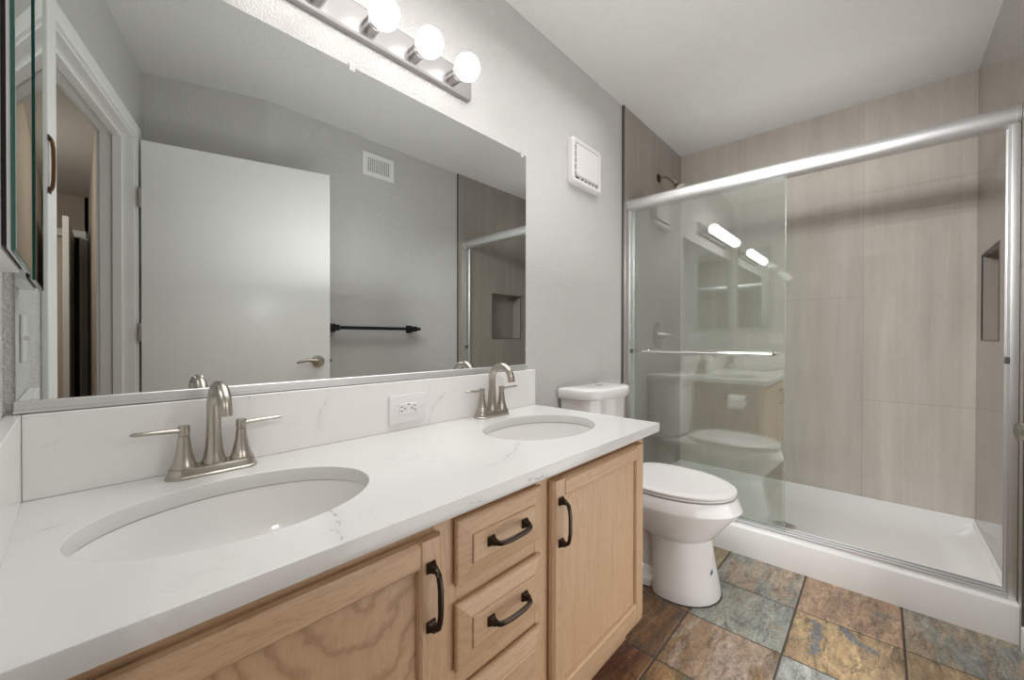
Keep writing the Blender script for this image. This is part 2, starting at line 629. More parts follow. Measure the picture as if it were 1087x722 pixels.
# floor: slate squares set in dark grout
PALETTE = {
    'rust': ((0.189, 0.098, 0.044), (0.122, 0.073, 0.041)),
    'maroon': ((0.116, 0.043, 0.027), (0.207, 0.104, 0.043)),
    'brown': ((0.244, 0.152, 0.079), (0.366, 0.287, 0.226)),
    'olive': ((0.207, 0.189, 0.104), (0.244, 0.140, 0.061)),
    'grey': ((0.305, 0.305, 0.262), (0.256, 0.275, 0.244)),
    'greytan': ((0.244, 0.250, 0.220), (0.366, 0.281, 0.195)),
    'ochre': ((0.439, 0.317, 0.177), (0.342, 0.244, 0.146)),
    'pink': ((0.403, 0.268, 0.177), (0.305, 0.213, 0.140)),
    'pale': ((0.354, 0.372, 0.342), (0.293, 0.305, 0.287)),
    'sand': ((0.366, 0.281, 0.159), (0.232, 0.195, 0.122)),
}
LAY = {(4, 0): 'rust', (3, 0): 'maroon', (5, 0): 'rust', (6, 0): 'sand', (4, 1): 'brown', (3, 1): 'olive', (5, 1): 'grey', (6, 1): 'greytan',
       (5, 2): 'ochre', (6, 2): 'pink', (4, 2): 'pale', (3, 2): 'brown', (6, 3): 'greytan', (5, 3): 'ochre', (4, 3): 'grey'}
bm = new()
la = bm.loops.layers.float_color.new('tone_a')
lb = bm.loops.layers.float_color.new('tone_b')
lc = bm.loops.layers.float_color.new('seed')
TS, TX, TY = 0.3055, 1.379, -0.584
keys = list(PALETTE)
for ix in range(-1, 7):
    for iy in range(-2, 5):
        x0, y1 = TX + (ix - 4) * TS, TY - (iy - 1) * TS
        g = 0.0035
        a = (max(x0, -0.05) + g, max(y1 - TS, -1.80) + g)
        b = (min(x0 + TS, 2.30) - g, min(y1, 0.02) - g)
        if b[0] - a[0] < 0.01 or b[1] - a[1] < 0.01:
            continue
        ta, tb = PALETTE[LAY.get((ix, iy)) or random.choice(keys)]
        sd = (random.random(), random.random(), random.random(), 1)
        rings = []
        for e, z in ((-0.002, -0.006), (0.0, -0.002), (0.003, 0.0)):
            rings.append([(a[0] + e, a[1] + e, z), (b[0] - e, a[1] + e, z), (b[0] - e, b[1] - e, z), (a[0] + e, b[1] - e, z)])
        k0 = len(bm.faces)
        add_loft(bm, rings, False, True)
        bm.faces.ensure_lookup_table()
        for f in bm.faces[k0:]:
            for l in f.loops:
                l[la] = (*ta, 1)
                l[lb] = (*tb, 1)
                l[lc] = sd
add_box(bm, (-0.06, -1.82, -0.05), (2.31, 0.02, -0.003), mi=1)
struct('floor', bm, ['slate', 'grout'], label='slate tile floor in mottled rust, grey and ochre squares')
bm = new()
add_box(bm, (-1.5, -5.2, -0.08), (1.2, -0.1, -0.052))
struct('floor_hall', bm, 'hallfloor')

bm = new()
add_box(bm, (-1.5, -5.2, H), (3.35, 0.15, H + 0.08))
struct('ceiling', bm, 'ceiling')

bm = new()
add_box(bm, (-0.15, 0.0, -0.05), (XT + 0.01, 0.12, H))
struct('wall_back', bm, 'wall')
bm = new()
prism(bm, [(0, 0), (0, PB.y), (dw(0, -WT).x - 0.03, dw(0, -WT).y), (-0.15, 0)], -0.05, H)
struct('wall_left', bm, 'wall')
bm = new()
add_box(bm, (0.0, -WT, -0.05), (S0 - 0.018, 0.0, H), mtx=DM)
add_box(bm, (S1 + 0.018, -WT, -0.05), (SC + 0.02, 0.0, H), mtx=DM)
add_box(bm, (S0 - 0.018, -WT, 2.048), (S1 + 0.018, 0.0, H), mtx=DM)
struct('wall_doorway', bm, 'wall')
bm = new()
d = (PD - PC).normalized()
nn = Vector((d.y, -d.x, 0))
q0, q1 = PC - d * 0.0, PD
prism(bm, [(q0.x, q0.y), (q1.x, q1.y), (q1.x + nn.x * 0.1, q1.y + nn.y * 0.1), (q0.x + nn.x * 0.1, q0.y + nn.y * 0.1)], -0.05, H)
struct('wall_angled', bm, 'wall')
bm = new()
add_box(bm, (PD.x, YW - 0.12, -0.05), (2.252, YW, H))
struct('wall_front', bm, 'wall')

# shower walls, tiled
bm = new()
add_box(bm, (XT + 0.0105, -0.010, 0.12), (XS, 0.12, H))
struct('wall_shower_head', bm, 'tile_y_shaded', label='beige stone tile wall carrying the shower head and valve')
bm = new()
add_box(bm, (XS, YW - 0.12, 0.0), (XS + 0.12, 0.12, H))
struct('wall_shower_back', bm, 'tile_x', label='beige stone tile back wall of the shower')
NX0, NX1, NZ0, NZ1, ND = 2.660, 3.045, 1.0525, 1.455, 0.09
bm = new()
yw1 = YW + 0.010
for lo, hi in (((2.2560, YW - 0.12, 0.0), (NX0, yw1, H)), ((NX1, YW - 0.12, 0.0), (XS, yw1, H)),
               ((NX0, YW - 0.12, 0.0), (NX1, yw1, NZ0)), ((NX0, YW - 0.12, NZ1), (NX1, yw1, H)),
               ((NX0, YW - 0.12, NZ0), (NX1, YW - ND, NZ1))):
    add_box(bm, lo, hi)
struct('wall_shower_side', bm, 'tile_y_shaded', label='beige stone tile side wall with a square niche')
bm = new()
e = 0.007
for lo, hi in (((NX0 - e, yw1 - 0.003, NZ0 - e), (NX1 + e, yw1 + 0.002, NZ0)), ((NX0 - e, yw1 - 0.003, NZ1), (NX1 + e, yw1 + 0.002, NZ1 + e)),
               ((NX0 - e, yw1 - 0.003, NZ0), (NX0, yw1 + 0.002, NZ1)), ((NX1, yw1 - 0.003, NZ0), (NX1 + e, yw1 + 0.002, NZ1))):
    add_box(bm, lo, hi)
struct('trim_niche', bm, 'schluter')
bm = new()
add_box(bm, (XT, -0.013, 0.0), (XT + 0.0105, 0.0, H))
struct('trim_shower_head', bm, 'schluter')
bm = new()
add_box(bm, (2.2500, YW, 0.0), (2.2560, YW + 0.0115, H))
struct('trim_shower_side', bm, 'schluter')
bm = new()
add_box(bm, (1.395, -0.013, 0.0), (XT - 0.002, 0.0, 0.085), 0.003)
struct('baseboard_back', bm, 'white')
bm = new()
add_box(bm, (PD.x, YW, 0.0), (2.2490, YW + 0.013, 0.085), 0.003)
struct('baseboard_front', bm, 'white')

# doorway: jamb lining, stop and casings
bm = new()
jt = 0.018
for s0, s1 in ((S0 - jt, S0), (S1, S1 + jt)):
    add_box(bm, (s0, -WT - 0.002, 0.0), (s1, 0.002, 2.03 + jt), 0.001, DM)
add_box(bm, (S0 - jt, -WT - 0.002, 2.03), (S1 + jt, 0.002, 2.03 + jt), 0.001, DM)
for lo, hi in (((S0, -0.075, 0.0), (S0 + 0.011, -0.040, 2.03)), ((S1 - 0.011, -0.075, 0.0), (S1, -0.040, 2.03)), ((S0, -0.075, 2.019), (S1, -0.040, 2.03))):
    add_box(bm, lo, hi, 0.0015, DM)
struct('trim_door_jamb', bm, 'white')
bm = new()
cw = 0.058
for n0, n1 in ((0.0, 0.016), (-WT - 0.016, -WT)):
    far = S1 + 0.005 + (cw if n0 < 0 else cw)
    for lo, hi in (((S0 - 0.005 - cw, n0, 0.0), (S0 - 0.005, n1, 2.035 + cw)), ((S1 + 0.005, n0, 0.0), (far, n1, 2.035 + cw)),
                   ((S0 - 0.005, n0, 2.035), (S1 + 0.005, n1, 2.035 + cw))):
        add_box(bm, lo, hi, 0.004, DM, 2)
struct('trim_door_casing', bm, 'white')

# the open door, at right angles to its wall
hp = Vector((0.3085, -1.562, 0.0))
dd = Vector((0.823, 0.254, 0)).normalized()
door = bpy.data.objects.new('door_1', None)
door.location = hp
COL.objects.link(door)
props(door, 'flat white bathroom door standing open, seen in the wall mirror', kind='structure')
DO = basis(hp, dd)                                  # x along the slab, y towards the mirror side
bm = new()
add_box(bm, (0.0, -0.035, 0.012), (0.850, 0.0, 2.025), 0.0015, DO)
obj('door_slab', bm, 'white', door, False)
bm = new()
for hz in (0.25, 1.08, 1.74):
    add_box(bm, (-0.012, -0.036, hz - 0.045), (0.001, -0.006, hz + 0.045), 0.001, DO)
    add_tube(bm, [DO @ Vector((-0.006, 0.002, hz - 0.046)), DO @ Vector((-0.006, 0.002, hz + 0.046))], 0.006, 10)
obj('hinge', bm, 'nickel', door)
bm = new()
lz = 0.918
lx = 0.785
yv = (DO.to_3x3() @ Vector((0, 1, 0)))
add_lathe(bm, [(0.034, 0.0), (0.034, 0.006), (0.029, 0.011), (0.016, 0.013), (0.012, 0.045), (0.013, 0.05), (0.0, 0.052)], DO @ Vector((lx, 0, lz)), yv)
pts = [(lx, 0.045, lz), (lx - 0.03, 0.052, lz + 0.004), (lx - 0.06, 0.05, lz + 0.006), (lx - 0.09, 0.045, lz - 0.001), (lx - 0.112, 0.04, lz - 0.007)]
add_tube(bm, [DO @ Vector(p) for p in pts], [0.011, 0.010, 0.0085, 0.008, 0.006], 12, up=(0, 0, 1), ell=(1, 0.6))
obj('lever_handle', bm, 'nickel', door)
bm = new()
add_box(bm, (0.8485, -0.029, lz - 0.028), (0.8515, -0.006, lz + 0.028), 0.0005, DO)
add_box(bm, (0.850, -0.023, lz - 0.008), (0.860, -0.012, lz + 0.008), 0.002, DO)
obj('latch', bm, 'black', door)

# hallway glimpsed through the doorway in the mirror
bm = new()
add_box(bm, (0.185, -4.75, -0.05), (0.30, -1.83, H))
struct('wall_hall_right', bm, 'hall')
bm = new()
add_box(bm, (-1.5, -5.2, -0.05), (0.30, -5.1, H))
add_box(bm, (-1.5, -4.75, 2.08), (0.30, -4.65, H))
add_box(bm, (-1.5, -4.75, -0.05), (-0.30, -4.65, H))
add_box(bm, (0.16, -4.75, -0.05), (0.30, -4.65, H))
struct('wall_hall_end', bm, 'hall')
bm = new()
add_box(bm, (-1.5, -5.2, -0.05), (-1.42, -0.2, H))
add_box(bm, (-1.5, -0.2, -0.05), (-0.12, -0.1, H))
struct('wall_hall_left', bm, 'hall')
bm = new()
for lo, hi in (((-0.30, -4.652, 2.02), (0.17, -4.635, 2.09)), ((-0.35, -4.652, 0.0), (-0.29, -4.635, 2.09)), ((0.125, -4.652, 0.0), (0.18, -4.640, 2.02))):
    add_box(bm, lo, hi, 0.003)
struct('trim_hall_casing', bm, 'white')
bm = new()
add_box(bm, (0.108, -5.09, 0.0), (0.16, -4.80, 2.05))
add_box(bm, (0.075, -5.095, 0.0), (0.16, -5.02, 2.0))
struct('wall_closet', bm, 'closet')  # solid dark blocks stand for the unlit doorway interior
bm = new()
add_box(bm, (-0.29, -4.74, 0.0), (0.078, -4.68, 2.02))
struct('wall_hall_recess', bm, 'hall_lit')
d2 = bpy.data.objects.new('door_2', None)
d2.location = (0.085, -4.62, 0)
COL.objects.link(d2)
props(d2, 'white hallway door standing open edge-on with a black hinge, glimpsed in the mirror', kind='structure')
bm = new()
D2 = basis(Vector((0.088, -4.62, 0)), (-0.03, 0.92, 0))
add_box(bm, (0.0, -0.002, 0.01), (0.90, 0.034, 2.03), 0.002, D2)
obj('door_slab', bm, 'white', d2, False)
bm = new()
for hz in (0.3, 1.75):
    add_box(bm, (-0.02, -0.022, hz - 0.05), (0.02, -0.002, hz + 0.05), 0.002, D2)
obj('hinge', bm, 'black', d2)

# ------------------------------------------------------------------ vanity cabinet
XC1 = 1.388            # right end
YF = -0.535            # face frame
van = thing('vanity_cabinet', (0.70, -0.27, 0.0), 'long light oak vanity cabinet with dark bronze pulls under the white countertop', 'cabinet')
bm = new()
add_box(bm, (XC1 - 0.016, YF + 0.018, 0.105), (XC1, -0.004, 0.7355), 0.001)
add_box(bm, (0.002, YF + 0.018, 0.105), (0.018, -0.004, 0.7355))
add_box(bm, (0.018, YF + 0.018, 0.105), (XC1 - 0.016, -0.004, 0.121))
add_box(bm, (0.018, -0.012, 0.121), (XC1 - 0.016, -0.004, 0.70))
obj('cabinet_box', bm, 'oak_shaded', van, False)
for x0, x1 in ((0.002, 0.048), (0.520, 0.575), (0.812, 0.866), (1.345, XC1)):
    bm = new()
    add_box(bm, (x0, YF, 0.105), (x1, YF + 0.018, 0.7355), 0.0008)
    obj('frame_stile', bm, 'oak_z', van, False)
rails = [(x0, x1, z0, z1) for x0, x1 in ((0.048, 0.520), (0.575, 0.812), (0.866, 1.345)) for z0, z1 in ((0.700, 0.7355), (0.105, 0.16))]
for x0, x1, z0, z1 in rails + [(0.575, 0.812, 0.545, 0.600), (0.575, 0.812, 0.378, 0.436)]:
    bm = new()
    add_box(bm, (x0, YF + 0.0005, z0), (x1, YF + 0.018, z1), 0.0008)
    obj('frame_rail', bm, 'oak_x', van, False)
bm = new()
add_box(bm, (0.002, -0.475, 0.0), (XC1 - 0.002, -0.458, 0.106))
add_box(bm, (XC1 - 0.016, -0.475, 0.0), (XC1, -0.004, 0.106))
obj('toe_kick', bm, 'oak_x', van, False)


def pull_bm(c, vertical, y, cc=0.102, out=0.029):
    """arched bar pull with square bases; c = (x, z) of its middle"""
    bm = new()
    x, z = c
    ax = Vector((0, 0, 1)) if vertical else Vector((1, 0, 0))
    base = Vector((x, y, z))
    side = Vector((1, 0, 0)) if vertical else Vector((0, 0, 1))
    yv = Vector((0, -1, 0))
    for s in (-1, 1):
        p = base + ax * (s * cc / 2)
        rings = []
        for hw, h in ((0.0092, 0.0), (0.0092, 0.0025), (0.0072, 0.006), (0.0052, 0.011), (0.0048, 0.016)):
            rings.append([p + ax * (a * hw) + side * (b * hw) + yv * h for a, b in ((-1, -1), (1, -1), (1, 1), (-1, 1))])
        add_loft(bm, rings)
    hc = cc / 2
    pts = [base + ax * -hc + yv * 0.012, base + ax * -(hc - 0.001) + yv * 0.018, base + ax * -(hc - 0.006) + yv * 0.0235, base + ax * -(hc - 0.016) + yv * (out - 0.0025)]
    pts += [base + ax * (t * hc) + yv * (out - 0.0018 + 0.0018 * (1 - t * t)) for t in (-0.4, -0.15, 0.15, 0.4)]
    pts += [base + ax * (hc - 0.016) + yv * (out - 0.0025), base + ax * (hc - 0.006) + yv * 0.0235, base + ax * (hc - 0.001) + yv * 0.018, base + ax * hc + yv * 0.012]
    add_tube(bm, pts, 0.0052, 10, up=side, ell=(1.05, 0.85))
    return bm


def frame_door(x0, x1, z0, z1, panel_mat, handle_x, label):
    y0, y1 = YF - 0.0005, YF - 0.0205
    st, rl = 0.052, 0.050
    def stile(bm, xa, xb, outer):
        # profile across x, swept in z (ends mitred on the rails)
        if outer < 0:
            prof = [(xa + 0.004, y0), (xa, y0 - 0.006), (xa + 0.003, y0 - 0.013), (xa + 0.010, y1), (xb - 0.006, y1), (xb - 0.002, y1 + 0.003), (xb, y1 + 0.008), (xb, y0)]
        else:
            prof = [(xb - 0.004, y0), (xb, y0 - 0.006), (xb - 0.003, y0 - 0.013), (xb - 0.010, y1), (xa + 0.006, y1), (xa + 0.002, y1 + 0.003), (xa, y1 + 0.008), (xa, y0)]
        add_loft(bm, [[(px, py, z0 + 0.002) for px, py in prof], [(px, py, z1 - 0.002) for px, py in prof]])
    bm = new()
    add_box(bm, (x0 + st - 0.004, y0 - 0.008, z0 + rl - 0.004), (x1 - st + 0.004, y0 - 0.003, z1 - rl + 0.004))
    d_ = obj('cabinet_door', bm, panel_mat, van, False)
    props(d_, label)
    for xa, xb, outer in ((x0, x0 + st, -1), (x1 - st, x1, 1)):
        bm = new()
        stile(bm, xa, xb, outer)
        obj('door_stile', bm, 'oak_z', d_, True, 20)
    def rail(bm, za, zb, outer):
        if outer > 0:
            prof = [(y0, zb - 0.004), (y0 - 0.006, zb), (y0 - 0.013, zb - 0.003), (y1 + 0.0003, zb - 0.010), (y1 + 0.0003, za + 0.006), (y1 + 0.003, za + 0.002), (y1 + 0.008, za), (y0, za)]
        else:
            prof = [(y0, za + 0.004), (y0 - 0.006, za), (y0 - 0.013, za + 0.003), (y1 + 0.0003, za + 0.010), (y1 + 0.0003, zb - 0.006), (y1 + 0.003, zb - 0.002), (y1 + 0.008, zb), (y0, zb)]
        xa, xb = x0 + st - 0.002, x1 - st + 0.002
        add_loft(bm, [[(xa, py, pz) for py, pz in prof], [(xb, py, pz) for py, pz in prof]])
    for za, zb, outer in ((z1 - rl, z1, 1), (z0, z0 + rl, -1)):
        bm = new()
        rail(bm, za, zb, outer)
        obj('door_rail', bm, 'oak_x', d_, True, 20)
    obj('handle', pull_bm((handle_x, 0.608), True, y1), 'bronze', d_)


def drawer(x0, x1, z0, z1, label):
    y0 = YF - 0.0005
    bm = new()
    rings = []
    for ins, dp in ((0.004, 0.0), (0.0, 0.005), (0.001, 0.010), (0.004, 0.0125), (0.031, 0.0185), (0.0335, 0.0185), (0.0345, 0.0215), (0.037, 0.0225)):
        rings.append([(x0 + ins, y0 - dp, z0 + ins), (x1 - ins, y0 - dp, z0 + ins), (x1 - ins, y0 - dp, z1 - ins), (x0 + ins, y0 - dp, z1 - ins)])
    add_loft(bm, rings)
    d_ = obj('drawer_front', bm, 'oak_dx', van, True, 12)
    props(d_, label)
    zc = z1 - 0.061 if z1 - z0 < 0.2 else (z0 + z1) / 2
    obj('handle', pull_bm(((x0 + x1) / 2 + 0.003, zc), False, y0 - 0.0225), 'bronze', d_)


frame_door(0.030, 0.531, 0.150, 0.7085, 'oak_arch', 0.5015, 'left cabinet door with an arched oak grain panel')
frame_door(0.858, 1.357, 0.150, 0.7125, 'oak_panel', 0.886, 'right cabinet door with a straight grain panel')
drawer(0.566, 0.821, 0.589, 0.714, 'top drawer front')
drawer(0.566, 0.821, 0.426, 0.5545, 'second drawer front')
drawer(0.566, 0.821, 0.150, 0.3885, 'deep bottom drawer front')

# ------------------------------------------------------------------ countertop with two oval cut-outs
SINKS = (0.289, 1.130)
SA, SB, SY = 0.218, 0.158, -0.30
XE = 1.444


def curve_slab(loops, z0, z1, bev):
    cu = bpy.data.curves.new('slab', 'CURVE')
    cu.dimensions = '2D'
    cu.fill_mode = 'BOTH'
    cu.extrude = (z1 - z0) / 2 - bev
    cu.bevel_depth = bev
    cu.bevel_resolution = 1
    for lp in loops:
        sp = cu.splines.new('POLY')
        sp.points.add(len(lp) - 1)
        for p, (x, y) in zip(sp.points, lp):
            p.co = (x, y, 0, 1)
        sp.use_cyclic_u = True
    o = bpy.data.objects.new('slab', cu)
    COL.objects.link(o)
    dg = bpy.context.evaluated_depsgraph_get()
    me = bpy.data.meshes.new_from_object(o.evaluated_get(dg))
    bpy.data.objects.remove(o)
    bpy.data.curves.remove(cu)
    me.transform(Matrix.Translation((0, 0, (z0 + z1) / 2)))
    me.materials.clear()
    return me


def ellipse(cx, cy, a, b, n=96):
    return [(cx + a * math.cos(2 * math.pi * i / n), cy + b * math.sin(2 * math.pi * i / n)) for i in range(n)]


ZT, ZU = 0.766, 0.736
bv = 0.002
loops = [[(0.001 + bv, -0.57 + bv), (XE - bv, -0.57 + bv), (XE - bv, -0.001 - bv), (0.001 + bv, -0.001 - bv)]]
for sx in SINKS:
    loops.append(ellipse(sx, SY, SA + bv, SB + bv))
top = thing('countertop', (0.70, -0.28, ZU), 'white veined quartz vanity countertop with two oval sink openings', 'countertop')
me = curve_slab(loops, ZU, ZT, bv)
link_mesh('top_slab', me, 'quartz', top, True, 30)
bm = new()
add_box(bm, (0.0215, -0.020, ZT + 0.0003), (XE, -0.001, 0.9193), 0.0015)
obj('backsplash', bm, 'quartz_b', top, False)
bm = new()
add_box(bm, (0.001, -0.560, ZT + 0.0003), (0.0210, -0.001, 0.9193), 0.0015)
obj('side_splash', bm, 'quartz_b', top, False)


def sink(cx, label):
    s = thing('undermount_sink', (cx, SY, 0.60), label, 'sink', 'undermount vanity sinks')
    bm = new()
    n = 64
    rings = []
    prof = [(1.10, 0.735, 0), (1.012, 0.735, 0), (1.000, 0.728, 0), (0.985, 0.700, 0), (0.955, 0.668, 0), (0.88, 0.635, 0), (0.74, 0.612, 0), (0.5, 0.601, 0), (0.2, 0.5975, 0), (0.105, 0.597, 0)]
    for k, z, _ in prof:
        rings.append([(cx + SA * k * math.cos(t), SY + SB * k * math.sin(t), z) for t in (2 * math.pi * i / n for i in range(n))])
    outer = [[(x + (x - cx) * 0.03, y + (y - SY) * 0.03, z - 0.012) for x, y, z in r] for r in reversed(rings)]
    add_loft(bm, rings + outer, False, False)
    obj('basin', bm, 'china', s, True, 50)
    bm = new()
    add_lathe(bm, [(0.026, 0.0), (0.026, 0.003), (0.020, 0.0045), (0.019, 0.002), (0.0, 0.002)], (cx, SY, 0.5968))
    obj('drain', bm, 'nickel', s)
    return s


sink(SINKS[0], 'white oval undermount sink nearest the left wall')
sink(SINKS[1], 'white oval undermount sink nearest the toilet')


def faucet(cx, label):
    f = thing('centerset_faucet', (cx, -0.062, ZT), label, 'faucet', 'brushed nickel faucets')
    cy = -0.0625
    bm = new()
    n = 40
    rings = []
    for hx, hy, z in ((0.0815, 0.0285, ZT + 0.0003), (0.0815, 0.0285, ZT + 0.004), (0.0785, 0.0258, ZT + 0.006), (0.0770, 0.0245, ZT + 0.016), (0.0755, 0.0232, ZT + 0.0195), (0.070, 0.018, ZT + 0.0205)):
        ring = []
        for i in range(n):
            t = 2 * math.pi * i / n
            c, s = math.cos(t), math.sin(t)
            # a stadium shape
            r = hy
            ex = hx - r
            ring.append((cx + (ex if c > 1e-9 else -ex if c < -1e-9 else 0) + r * c, cy + r * s, z))
        rings.append(ring)
    add_loft(bm, rings)
    obj('base_plate', bm, 'nickel', f, True, 40)
    bm = new()
    zb = ZT + 0.020
    pts = [(cx, cy, zb), (cx, cy, zb + 0.004), (cx, cy, zb + 0.012), (cx, cy, zb + 0.03), (cx, cy, zb + 0.06), (cx, cy, zb + 0.09), (cx, cy, 0.905)]
    rad = [0.0225, 0.0225, 0.0195, 0.0165, 0.0142, 0.0132, 0.0127]
    ra = 0.0485
    ar = arc((cx, cy - ra, 0.905), ra, 0.0, math.pi * 0.97, 20, (0, 1, 0), (0, 0, 1))
    pts += ar[1:]
    rad += [0.0127] * (len(ar) - 1)
    e1, e0 = ar[-1], ar[-2]
    pts.append(e1 + (e1 - e0).normalized() * 0.012)
    rad.append(0.0125)
    add_tube(bm, pts, rad, 22, up=(1, 0, 0))
    obj('spout', bm, 'nickel', f, True, 45)
    for s in (-1, 1):
        hx = cx + s * 0.0508
        bm = new()
        add_lathe(bm, [(0.0225, 0.0), (0.0225, 0.004), (0.0195, 0.009), (0.016, 0.022), (0.0125, 0.042), (0.0100, 0.062), (0.0096, 0.066)], (hx, cy, zb))
        add_lathe(bm, [(0.0100, 0.0675), (0.0104, 0.084), (0.0098, 0.0868), (0.0, 0.0872)], (hx, cy, zb), cap0=True)
        # the lever blade
        pts = [(hx, cy, zb + 0.077), (hx + s * 0.02, cy - 0.001, zb + 0.0785), (hx + s * 0.05, cy - 0.003, zb + 0.080), (hx + s * 0.076, cy - 0.005, zb + 0.081), (hx + s * 0.082, cy - 0.0055, zb + 0.081)]
        add_tube(bm, pts, [0.0085, 0.0078, 0.0072, 0.0068, 0.004], 12, up=(0, 1, 0), ell=(1, 0.62))
        obj('handle', bm, 'nickel', f, True, 45)


faucet(SINKS[0], 'brushed nickel two-handle faucet behind the sink nearest the left wall')
faucet(1.137, 'brushed nickel two-handle faucet behind the sink nearest the toilet')

# outlet on the backsplash
ol = thing('wall_outlet', (0.80, -0.0205, 0.833), 'white double outlet plate set sideways on the backsplash between the faucets', 'outlet')
bm = new()
add_box(bm, (0.7345, -0.0265, 0.7885), (0.8655, -0.0203, 0.8775), 0.0025, seg=2)
obj('cover_plate', bm, 'outlet', ol, True, 30)
bm = new()
add_box(bm, (0.767, -0.0285, 0.8165), (0.833, -0.026, 0.8495), 0.001)
rec = obj('receptacle', bm, 'outlet', ol, False)
bm = new()
for c in (0.780, 0.820):
    sg = -1 if c < 0.8 else 1
    for lo, hi in (((c - 0.004 * 1 + sg * 0.004, -0.0289, 0.8385), (c + 0.004 + sg * 0.004, -0.028, 0.8405)),
                   ((c - 0.0045 + sg * 0.004, -0.0289, 0.8255), (c + 0.0045 + sg * 0.004, -0.028, 0.8278))):
        add_box(bm, lo, hi)
    add_lathe(bm, [(0.0026, 0.0), (0.0026, 0.0009), (0.0, 0.0009)], (c - sg * 0.0075, -0.028, 0.833), (0, -1, 0), 10)
add_box(bm, (0.7965, -0.0291, 0.8445), (0.8045, -0.028, 0.8475))
props(obj('slot', bm, 'black', rec, False), 'dark socket slots')
for sx in (0.7525, 0.8475):
    bm = new()
    add_lathe(bm, [(0.003, 0.0), (0.003, 0.0008), (0.0, 0.001)], (sx, -0.0265, 0.833), (0, -1, 0), 12)
    obj('screw', bm, 'plastic', ol)

# ------------------------------------------------------------------ wall mirror
mr = thing('wall_mirror', (0.70, -0.003, 0.93), 'large frameless wall mirror above the vanity with a metal bottom channel', 'mirror')
bm = new()
add_box(bm, (0.014, -0.0060, 0.928), (1.395, -0.0008, 1.834), 0.0006)
obj('mirror_glass', bm, 'mirror', mr, False)
bm = new()
add_box(bm, (0.012, -0.0135, 0.9215), (1.397, -0.0006, 0.927))
add_box(bm, (0.012, -0.0135, 0.927), (1.397, -0.0066, 0.9425), 0.001)
obj('bottom_channel', bm, 'alu', mr, False)
for cx in (0.626, 1.367):
    bm = new()
    add_box(bm, (cx - 0.008, -0.010, 1.820), (cx + 0.008, -0.0062, 1.837), 0.0015)
    add_box(bm, (cx - 0.008, -0.010, 1.8345), (cx + 0.008, -0.0005, 1.8385), 0.001)
    add_box(bm, (cx - 0.006, -0.004, 1.837), (cx + 0.006, -0.0005, 1.848), 0.001)
    obj('clip', bm, 'clear', mr, True, 30)

# ------------------------------------------------------------------ vanity light
BX = [0.976 - 0.1525 * i for i in range(5)]
BZ = 1.960
vl = thing('vanity_light', (0.675, -0.001, BZ), 'brushed nickel light bar with lit globe bulbs on the wall above the mirror', 'light')
bm = new()
prof = [(-0.0005, 1.921), (-0.016, 1.921), (-0.020, 1.923), (-0.024, 1.929), (-0.024, 2.008), (-0.020, 2.014), (-0.016, 2.016), (-0.0005, 2.016)]
prof = [(y, z) for y, z in prof]
add_loft(bm, [[(0.290, y, z) for y, z in prof], [(1.066, y, z) for y, z in prof]])
obj('back_plate', bm, 'plate', vl, True, 25)
for x in BX:
    bm = new()
    add_lathe(bm, [(0.024, 0.0), (0.024, 0.034), (0.022, 0.036), (0.0, 0.036)], (x, -0.024, BZ), (0, -1, 0))
    sk = obj('socket', bm, 'plate', vl, True, 40)
    bm = new()
    add_lathe(bm, [(0.017, 0.0), (0.019, 0.006), (0.020, 0.012)], (x, -0.060, BZ), (0, -1, 0), cap1=False)
    obj('bulb_collar', bm, 'frost', sk, True, 40)
    bm = new()
    prof = []
    for i in range(17):
        t = math.pi * (0.83 - 0.83 * i / 16)
        prof.append((0.042 * math.sin(t), 0.042 * -math.cos(math.pi - t)))
    prof = [(0.042 * math.sin(t), 0.042 * math.cos(t)) for t in (math.pi * (0.84 - 0.84 * i / 16) for i in range(17))]
    add_lathe(bm, prof, (x, -0.106, BZ), (0, -1, 0), 28)
    obj('bulb', bm, 'bulb', sk, True, 60)

# ------------------------------------------------------------------ wall fan
fan = thing('exhaust_fan', (1.848, -0.001, 1.93), 'square white fan cover on the wall above the toilet', 'fan')


def rrect(x0, x1, z0, z1, r, y, n=6):
    out = []
    for cx, cz, a0 in ((x1 - r, z1 - r, 0), (x0 + r, z1 - r, 90), (x0 + r, z0 + r, 180), (x1 - r, z0 + r, 270)):
        for i in range(n + 1):
            a = math.radians(a0 + 90 * i / n)
            out.append((cx + r * math.cos(a), y, cz + r * math.sin(a)))
    return out


bm = new()
X0, X1, Z0, Z1 = 1.712, 1.985, 1.815, 2.040
add_loft(bm, [rrect(X0, X1, Z0, Z1, 0.022, -0.0005), rrect(X0, X1, Z0, Z1, 0.022, -0.018), rrect(X0 + 0.004, X1 - 0.004, Z0 + 0.004, Z1 - 0.004, 0.02, -0.026),
              rrect(X0 + 0.012, X1 - 0.012, Z0 + 0.012, Z1 - 0.012, 0.016, -0.030), rrect(X0 + 0.024, X1 - 0.024, Z0 + 0.024, Z1 - 0.024, 0.012, -0.027),
              rrect(X0 + 0.026, X1 - 0.026, Z0 + 0.026, Z1 - 0.026, 0.012, -0.012)], True, False)
obj('cover_frame', bm, 'plastic', fan, True, 30)
bm = new()
add_loft(bm, [rrect(X0 + 0.026, X1 - 0.026, Z0 + 0.026, Z1 - 0.026, 0.012, -0.0125), rrect(X0 + 0.026, X1 - 0.026, Z0 + 0.026, Z1 - 0.026, 0.012, -0.0135)])
obj('intake_gap', bm, 'dark', fan, False)
bm = new()
